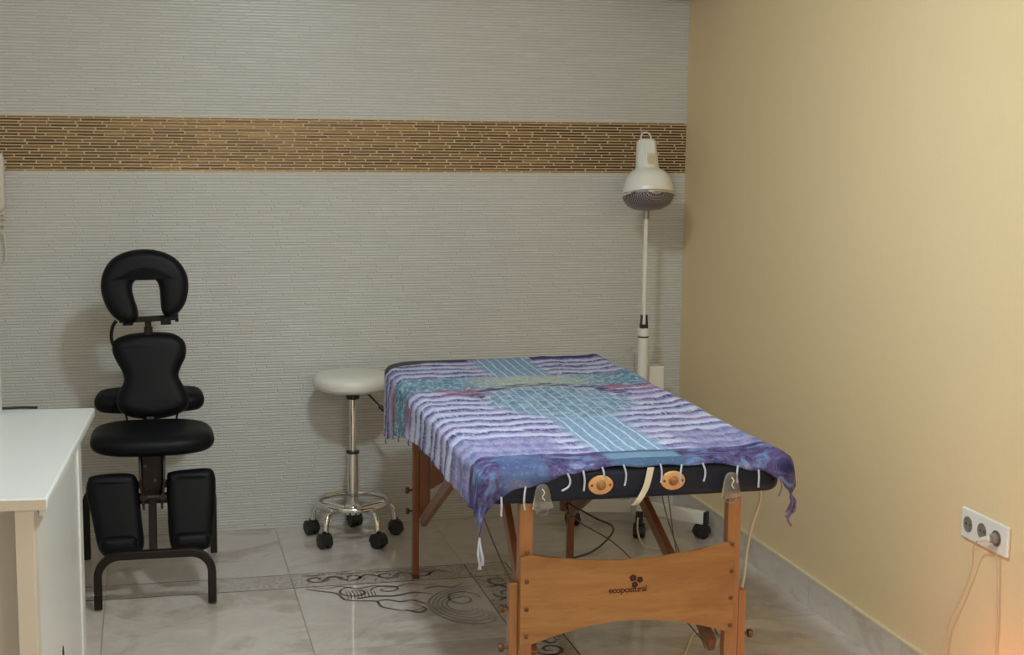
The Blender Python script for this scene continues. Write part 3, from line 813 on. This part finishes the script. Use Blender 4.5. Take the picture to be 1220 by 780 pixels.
# cradle sockets: wood discs on the front face
for x, z in ((1.091, .702), (1.283, .7045)):
    bm = B(); M = Matrix.Translation((x, PY0 + .0005, z)) @ RX(90)
    out = [(.0325 * math.cos(2 * PI * k / 36), .0245 * math.sin(2 * PI * k / 36)) for k in range(36)]
    cushion(bm, out, .008, .003, c=(x, PY0 - .002, z))
    d_ = P_('socket_disc', bm, mDisc, tb, smooth=True)
    bm = B(); lathe(bm, [(.013, 0), (.013, .003), (.009, .0045), (.009, .012), (.006, .014), (0, .014)], 18, mat=Matrix.Translation((x, PY0 - .005, z)) @ RX(90))
    obj('socket_plug', loc(bm, O), mBeech, d_)
    for s in (-1, 1):
        bm = B(); lathe(bm, [(.0032, 0), (.0032, .002), (0, .002)], 10, mat=Matrix.Translation((x + s * .024, PY0 - .0055, z)) @ RX(90))
        obj('screw', loc(bm, O), mScrew, d_)
# clear plastic tags hanging from each side of the end
for x, z in ((.936, .683), (1.436, .690)):
    bm = B()
    pr = [(-.010, .030), (.010, .030), (.019, .012), (.023, -.012), (.027, -.034), (-.022, -.036), (-.022, -.012), (-.018, .012)]
    cr = [(p.x, p.y) for p in catmull([(a, b_, 0) for a, b_ in pr], 3, True)]
    cushion(bm, cr, .012, .004, c=(x, PY0 - .016, z), steps=3)
    t_ = P_('plastic_tag', bm, mClear, tb, smooth=True); t_['label'] = 'clear plastic tag'
    bm = tube(B(), catmull([(x - .003, PY0 - .024, z + .022), (x + .003, PY0 - .026, z + .012), (x - .002, PY0 - .026, z + .002), (x + .004, PY0 - .025, z - .008)], 5), .0022, 8)
    obj('clip', loc(bm, O), mChrome, t_, smooth=True)
    bm = tube(B(), catmull([(x - .012, PY0 - .018, z - .025), (x - .014, PY0 - .018, z - .042), (x, PY0 - .018, z - .048), (x + .014, PY0 - .018, z - .042), (x + .012, PY0 - .018, z - .025)], 4), .0012, 6)
    obj('wire_loop', loc(bm, O), mGreyMetal, t_, smooth=True)
# cream strap over the front face
bm = B(); P = catmull([(1.222, PY0 - .006, .742), (1.214, PY0 - .007, .705), (1.205, PY0 - .006, .680), (1.190, PY0 - .005, .655), (1.183, PY0 + .01, .642)], 6); L = []
for p in P: L.append([bm.verts.new(p + Vector((s * .0085, q, 0))) for s, q in ((-1, -.001), (1, -.001), (1, .001), (-1, .001))])
for A, Bq in zip(L, L[1:]):
    for k in range(4): bm.faces.new([A[k], A[(k + 1) % 4], Bq[(k + 1) % 4], Bq[k]])
bm.faces.new(L[0]); bm.faces.new(L[-1][::-1])
s_ = P_('strap', bm, mCream, tb); s_['label'] = 'cream fabric strap'

# ------------------------------------------------------------------ shawl draped over the table
ZT = PZ1 + .0045; RD = .030
def interp(tab, x):
    if x <= tab[0][0]: return tab[0][1]
    for (a, va), (b_, vb) in zip(tab, tab[1:]):
        if x <= b_:
            t = (x - a) / (b_ - a); t = t * t * (3 - 2 * t); return va + (vb - va) * t
    return tab[-1][1]
LD = [(3.40, .158), (3.55, .125), (3.75, .125), (3.95, .128), (4.10, .123), (4.30, .128), (4.50, .150), (4.70, .18), (4.90, .232), (5.12, .25)]   # left drop
FD = [(.60, .115), (.80, .097), (.89, .062), (.95, .050), (1.0, .040), (1.06, .029), (1.12, .0245), (1.30, .028), (1.37, .027), (1.44, .034), (1.52, .050), (1.56, .068), (1.60, .085), (1.75, .10)]
BK = [(.55, 4.93), (.78, 4.955), (.86, 5.01), (1.0, 5.08), (1.15, 5.105), (1.3, 5.12), (1.5, 5.12), (1.6, 5.10), (1.75, 5.05)]
ix0, ix1, iy0, iy1 = PX0 + RD - .006, PX1 - RD + .006, PY0 + RD - .006, PY1 + .3
def drape(u, v):
    qx = min(max(u, ix0), ix1); qy = max(v, iy0); dx, dy = u - qx, v - qy
    # rounded rear-left corner of the pad
    cx, cy, r = PX0 + .14, PY1 - .14, .14 - RD
    if u < cx and v > cy:
        e = Vector((u - cx, v - cy)); l = e.length
        if l > r: qx, qy = cx + e.x / l * r, cy + e.y / l * r; dx, dy = u - qx, v - qy
        else: qx, qy, dx, dy = u, v, 0, 0
    d = math.hypot(dx, dy)
    if d < 1e-6:
        x, y, z, nx, ny, nz_ = u, v, ZT, 0, 0, 1
    else:
        ex, ey = dx / d, dy / d
        if d < RD * PI / 2:
            a = d / RD; x, y, z = qx + ex * RD * math.sin(a), qy + ey * RD * math.sin(a), ZT - RD + RD * math.cos(a)
            nx, ny, nz_ = ex * math.sin(a), ey * math.sin(a), math.cos(a)
        else:
            h = d - RD * PI / 2; fl = .05 * h
            x, y, z = qx + ex * (RD + fl), qy + ey * (RD + fl), ZT - RD - h; nx, ny, nz_ = ex, ey, 0
    # soft wrinkles in the cloth, mostly outward
    q = noise.noise(Vector((u * 9, v * 5, 1))) * .5 + .5
    q2 = noise.noise(Vector((u * 28, v * 22, 4))) * .5 + .5
    am = .006 * q + .0035 * q2 + (.003 if d > RD else 0)
    rip = 0
    if d > RD * 1.2 and abs(dx) > abs(dy): rip = .003 * (math.sin(v * 52 + 3 * math.sin(v * 7)) + 1) * min(1, (d - RD) / .08)
    # pinched ridge along the right edge
    e_ = min(1, max(0, (u - ix1 + .07) / .12)); e_ = e_ * e_ * (3 - 2 * e_)
    am += e_ * (.014 * max(0, noise.noise(Vector((3, v * 3.3, 2)))) + .012)
    am += rip
    return Vector((x + nx * am, y + ny * am, z + nz_ * am))
bm = B(); NU, NV = 190, 300; grid = []; uvs = {}
for j in range(NV + 1):
    row = []
    for i in range(NU + 1):
        s = i / NU; t = j / NV
        # outline of the flat cloth
        vv = 3.4 + 1.9 * t
        uL = PX0 + .02 - interp(LD, 3.45 + 1.50 * t); uR = PX1 - .015 + .072 + .012 * math.sin(t * 31)
        u = uL + (uR - uL) * s
        vF = iy0 - interp(FD, u) + .003 * math.sin(u * 46); vB = interp(BK, u) + .004 * math.sin(u * 60)
        v = vF + (vB - vF) * t
        w = bm.verts.new(drape(u, v)); uvs[w] = (u, v); row.append(w)
    grid.append(row)
for j in range(NV):
    for i in range(NU): bm.faces.new([grid[j][i], grid[j][i + 1], grid[j + 1][i + 1], grid[j + 1][i]])
uvl = bm.loops.layers.uv.new('UVMap')
for f in bm.faces:
    for l in f.loops: l[uvl].uv = uvs[l.vert]
so_ = (1.19, 4.4, ZT)
corner_l = grid[0][0].co.copy(); corner_r = grid[0][NU].co.copy()
hem = [grid[0][i].co.copy() for i in range(NU + 1)]
hemL = [grid[j][0].co.copy() for j in range(NV + 1)]
sh = obj('shawl', loc(bm, so_), mShawl, smooth=True); sh.location = so_
tag(sh, 'fringed purple and blue printed shawl spread over the massage table', 'shawl')
md = sh.modifiers.new('thick', 'SOLIDIFY'); md.thickness = .0018; md.offset = 1
def tassel(p, pts, r, m_):
    bm = tube(B(), catmull([p + Vector(q) for q in pts], 4), [r] * (4 * (len(pts) - 1) + 1), 6)
    return obj('tassel', loc(bm, so_), m_, sh, smooth=True)
def hem_at(x): return min(hem, key=lambda p: abs(p.x - x) + (0 if p.y < 3.5 else 9))
for x, ln, cv in ((.832, .045, 0), (.892, .055, -.004), (1.0, .040, .006), (1.045, .047, .003), (1.092, .030, .004), (1.152, .050, .006), (1.248, .045, .003), (1.303, .045, -.004), (1.362, .044, .006), (1.456, .040, -.003), (1.512, .042, 0)):
    p = hem_at(x); e = -.018 if x == 1.0 else 0
    tassel(p, [(0, -.001, .004), (cv, -.005, -ln * .35), (cv + e * .2, -.004, -ln * .75), (e + cv * .5, -.004, -ln)], .0026, mYarn)
for k in range(5):
    a = k * 1.3
    tassel(corner_l, [(0, 0, .004), (.004 * math.cos(a), .004 * math.sin(a), -.025), (.007 * math.cos(a) + .003, .006 * math.sin(a), -.050), (.006 * math.cos(a * 2) + .004, .004, -.068 - .010 * (k % 2))], .0022, mYarn)
for k in range(6):
    a = k * 1.1; ln = (.035, .06, .045, .08, .04, .055)[k]
    tassel(corner_r, [(0, 0, .006), (.008 + .006 * math.cos(a), .004 * math.sin(a), -ln * .3), (.004 + .010 * math.cos(a), .006 * math.sin(a), -ln * .7), (.010 * math.cos(a * 1.7), .006, -ln)], .0028, mYarnDark)
tassel(hem_at(1.565), [(0, 0, .003), (.004, -.004, -.02), (-.004, -.004, -.045)], .0022, mYarnDark)
for j in (12, 50, 90, 130, 170, 205, 235, 262, 285):
    tassel(hemL[j], [(0, 0, .004), (-.003, .002, -.008), (0, .003, -.016)], .002, mYarnDark)

# ------------------------------------------------------------------ sockets and cables on the right wall
po = (XR, 3.385, .543); O = po
sp = thing('wall_socket', 'white triple power socket plate on the yellow wall', 'socket', po)
bm = B(); cushion(bm, [(y, z) for y, z in rrect(3.273, 3.499, .502, .585, .006)], .010, .004, mat=RZ(90), c=(XR - .0055, 0, 0), steps=3)
P_('plate', bm, mSocket, sp, smooth=False)
for y in (3.461, 3.392, 3.323):
    bm = B(); M = Matrix.Translation((XR - .0095, y, .543)) @ RY(-90)
    lathe(bm, [(.0205, 0), (.0215, .003), (.0195, .003), (.0185, .0012), (0, .0012)], 28, mat=M)
    rc = P_('socket_recess', bm, mSocketDark, sp)
    for s in (-1, 1):
        bm = B(); lathe(bm, [(.003, 0), (.003, .0006), (0, .0006)], 10, mat=Matrix.Translation((XR - .0108, y + s * .0095, .543)) @ RY(-90))
        obj('pin_hole', loc(bm, O), mBlack, rc)
pg = thing('power_plug', 'white plug in the rightmost wall socket with its cord curving down left', 'plug', (XR - .012, 3.323, .543)); O = (XR - .012, 3.323, .543)
bm = B(); lathe(bm, [(.0145, 0), (.0145, .008), (.011, .013), (.010, .018), (0, .018)], 20, mat=Matrix.Translation((XR - .0125, 3.323, .543)) @ RY(-90))
P_('plug_body', bm, mSocketDark, pg)
bm = tube(B(), [(XR - .032, 3.322, .545), (XR - .034, 3.365, .528)], [.0085, .0055], 12); P_('plug_neck', bm, mSocket, pg, smooth=True)
P_('power_cord', tube(B(), catmull([(XR - .034, 3.368, .527), (XR - .028, 3.40, .50), (XR - .014, 3.425, .43), (XR - .012, 3.475, .33), (XR - .013, 3.525, .24), (XR - .014, 3.537, .15), (XR - .03, 3.52, .03), (XR - .06, 3.49, .006)], 6), .0021, 8), mCordW, pg, smooth=True)
o = obj('cable', tube(B(), catmull([(XR - .013, 3.315, .505), (XR - .010, 3.31, .45), (XR - .009, 3.302, .33), (XR - .010, 3.30, .20), (XR - .02, 3.29, .05), (XR - .05, 3.27, .006)], 6), .0021, 8), mCordW, smooth=True)
tag(o, 'thin cable hanging straight down below the rightmost wall socket', 'cable')

# pale flex hanging off the table and looping on the floor
o = obj('flex_cable', tube(B(), catmull([(1.575, 3.60, .656), (1.617, 3.67, .59), (1.618, 3.72, .50), (1.622, 3.76, .42), (1.618, 3.78, .30), (1.60, 3.85, .16), (1.64, 3.98, .05), (1.72, 4.10, .006), (1.735, 4.17, .006), (1.715, 4.25, .006), (1.65, 4.22, .006), (1.56, 4.06, .006), (1.48, 3.95, .006), (1.40, 3.80, .006)], 8), .0042, 10), mCord, smooth=True)
tag(o, 'pale beige flex hanging from the right side of the massage table', 'cable')
o = obj('power_cord', loc(tube(B(), catmull([(1.905, 5.425, .10), (1.89, 5.40, .05), (1.84, 5.33, .09), (1.80, 5.22, .05), (1.81, 5.16, .012), (1.87, 5.13, .005), (1.95, 5.06, .005), (1.90, 4.98, .005), (1.80, 4.94, .005), (1.78, 4.85, .005), (1.88, 4.80, .005), (1.98, 4.86, .005)], 8), .0035, 8), lo), mCord, lp, smooth=True)

# ------------------------------------------------------------------ light
def area(name, loc_, size, power, color, shape='DISK', rot=(0, 0, 0)):
    l = bpy.data.lights.new(name, 'AREA'); l.shape = shape; l.size = size; l.energy = power; l.color = color
    if shape == 'RECTANGLE': l.size_y = size
    o = bpy.data.objects.new(name, l); C.objects.link(o); o.location = loc_; o.rotation_euler = rot; return o
def point(name, loc_, r, power, color):
    l = bpy.data.lights.new(name, 'POINT'); l.shadow_soft_size = r; l.energy = power; l.color = color
    o = bpy.data.objects.new(name, l); C.objects.link(o); o.location = loc_; return o
point('ceiling_lamp', (.62, 3.25, 2.32), .085, 35, (.81, .94, 1.0))
area('ceiling_lamp_downlight', (.62, 3.25, 2.31), .16, 14, (.81, .94, 1.0))
point('room_fill', (.9, -.3, 2.2), .25, 36, (1.0, .96, .92))  # added fill behind the camera, no fixture; lifts the walls and shadows
area('room_fill_down', (.9, .2, 2.38), .5, 22, (1.0, .96, .92))  # second added fill, overhead and out of view, aimed down
point('salt_lamp_glow', (1.97, 3.16, .07), .06, 1.7, (1., .20, .06))
w = bpy.data.worlds.new('world'); sc.world = w; w.use_nodes = True
w.node_tree.nodes['Background'].inputs[0].default_value = (.5, .5, .5, 1)
w.node_tree.nodes['Background'].inputs[1].default_value = .1

# ------------------------------------------------------------------ camera
cam = bpy.data.cameras.new('camera'); co = bpy.data.objects.new('camera', cam); C.objects.link(co)
yaw, pitch, roll, F = math.radians(13.91), math.radians(7.89), math.radians(.69), 1759.
fw = Vector((math.sin(yaw) * math.cos(pitch), math.cos(yaw) * math.cos(pitch), -math.sin(pitch)))
rt = Vector((math.cos(yaw), -math.sin(yaw), 0)); up = rt.cross(fw)
r2 = rt * math.cos(roll) + up * math.sin(roll); u2 = up * math.cos(roll) - rt * math.sin(roll)
M = Matrix((r2, u2, -fw)).transposed().to_4x4(); M.translation = (0, 0, 1.6)
co.matrix_world = M
cam.sensor_width = 36; cam.sensor_fit = 'HORIZONTAL'; cam.lens = F * 36 / 1220; cam.clip_start = .02
sc.camera = co
sc.view_settings.view_transform = 'Standard'; sc.view_settings.look = 'None'
sc.view_settings.gamma = 1.; sc.view_settings.use_curve_mapping = False
sc.view_settings.exposure = -.16
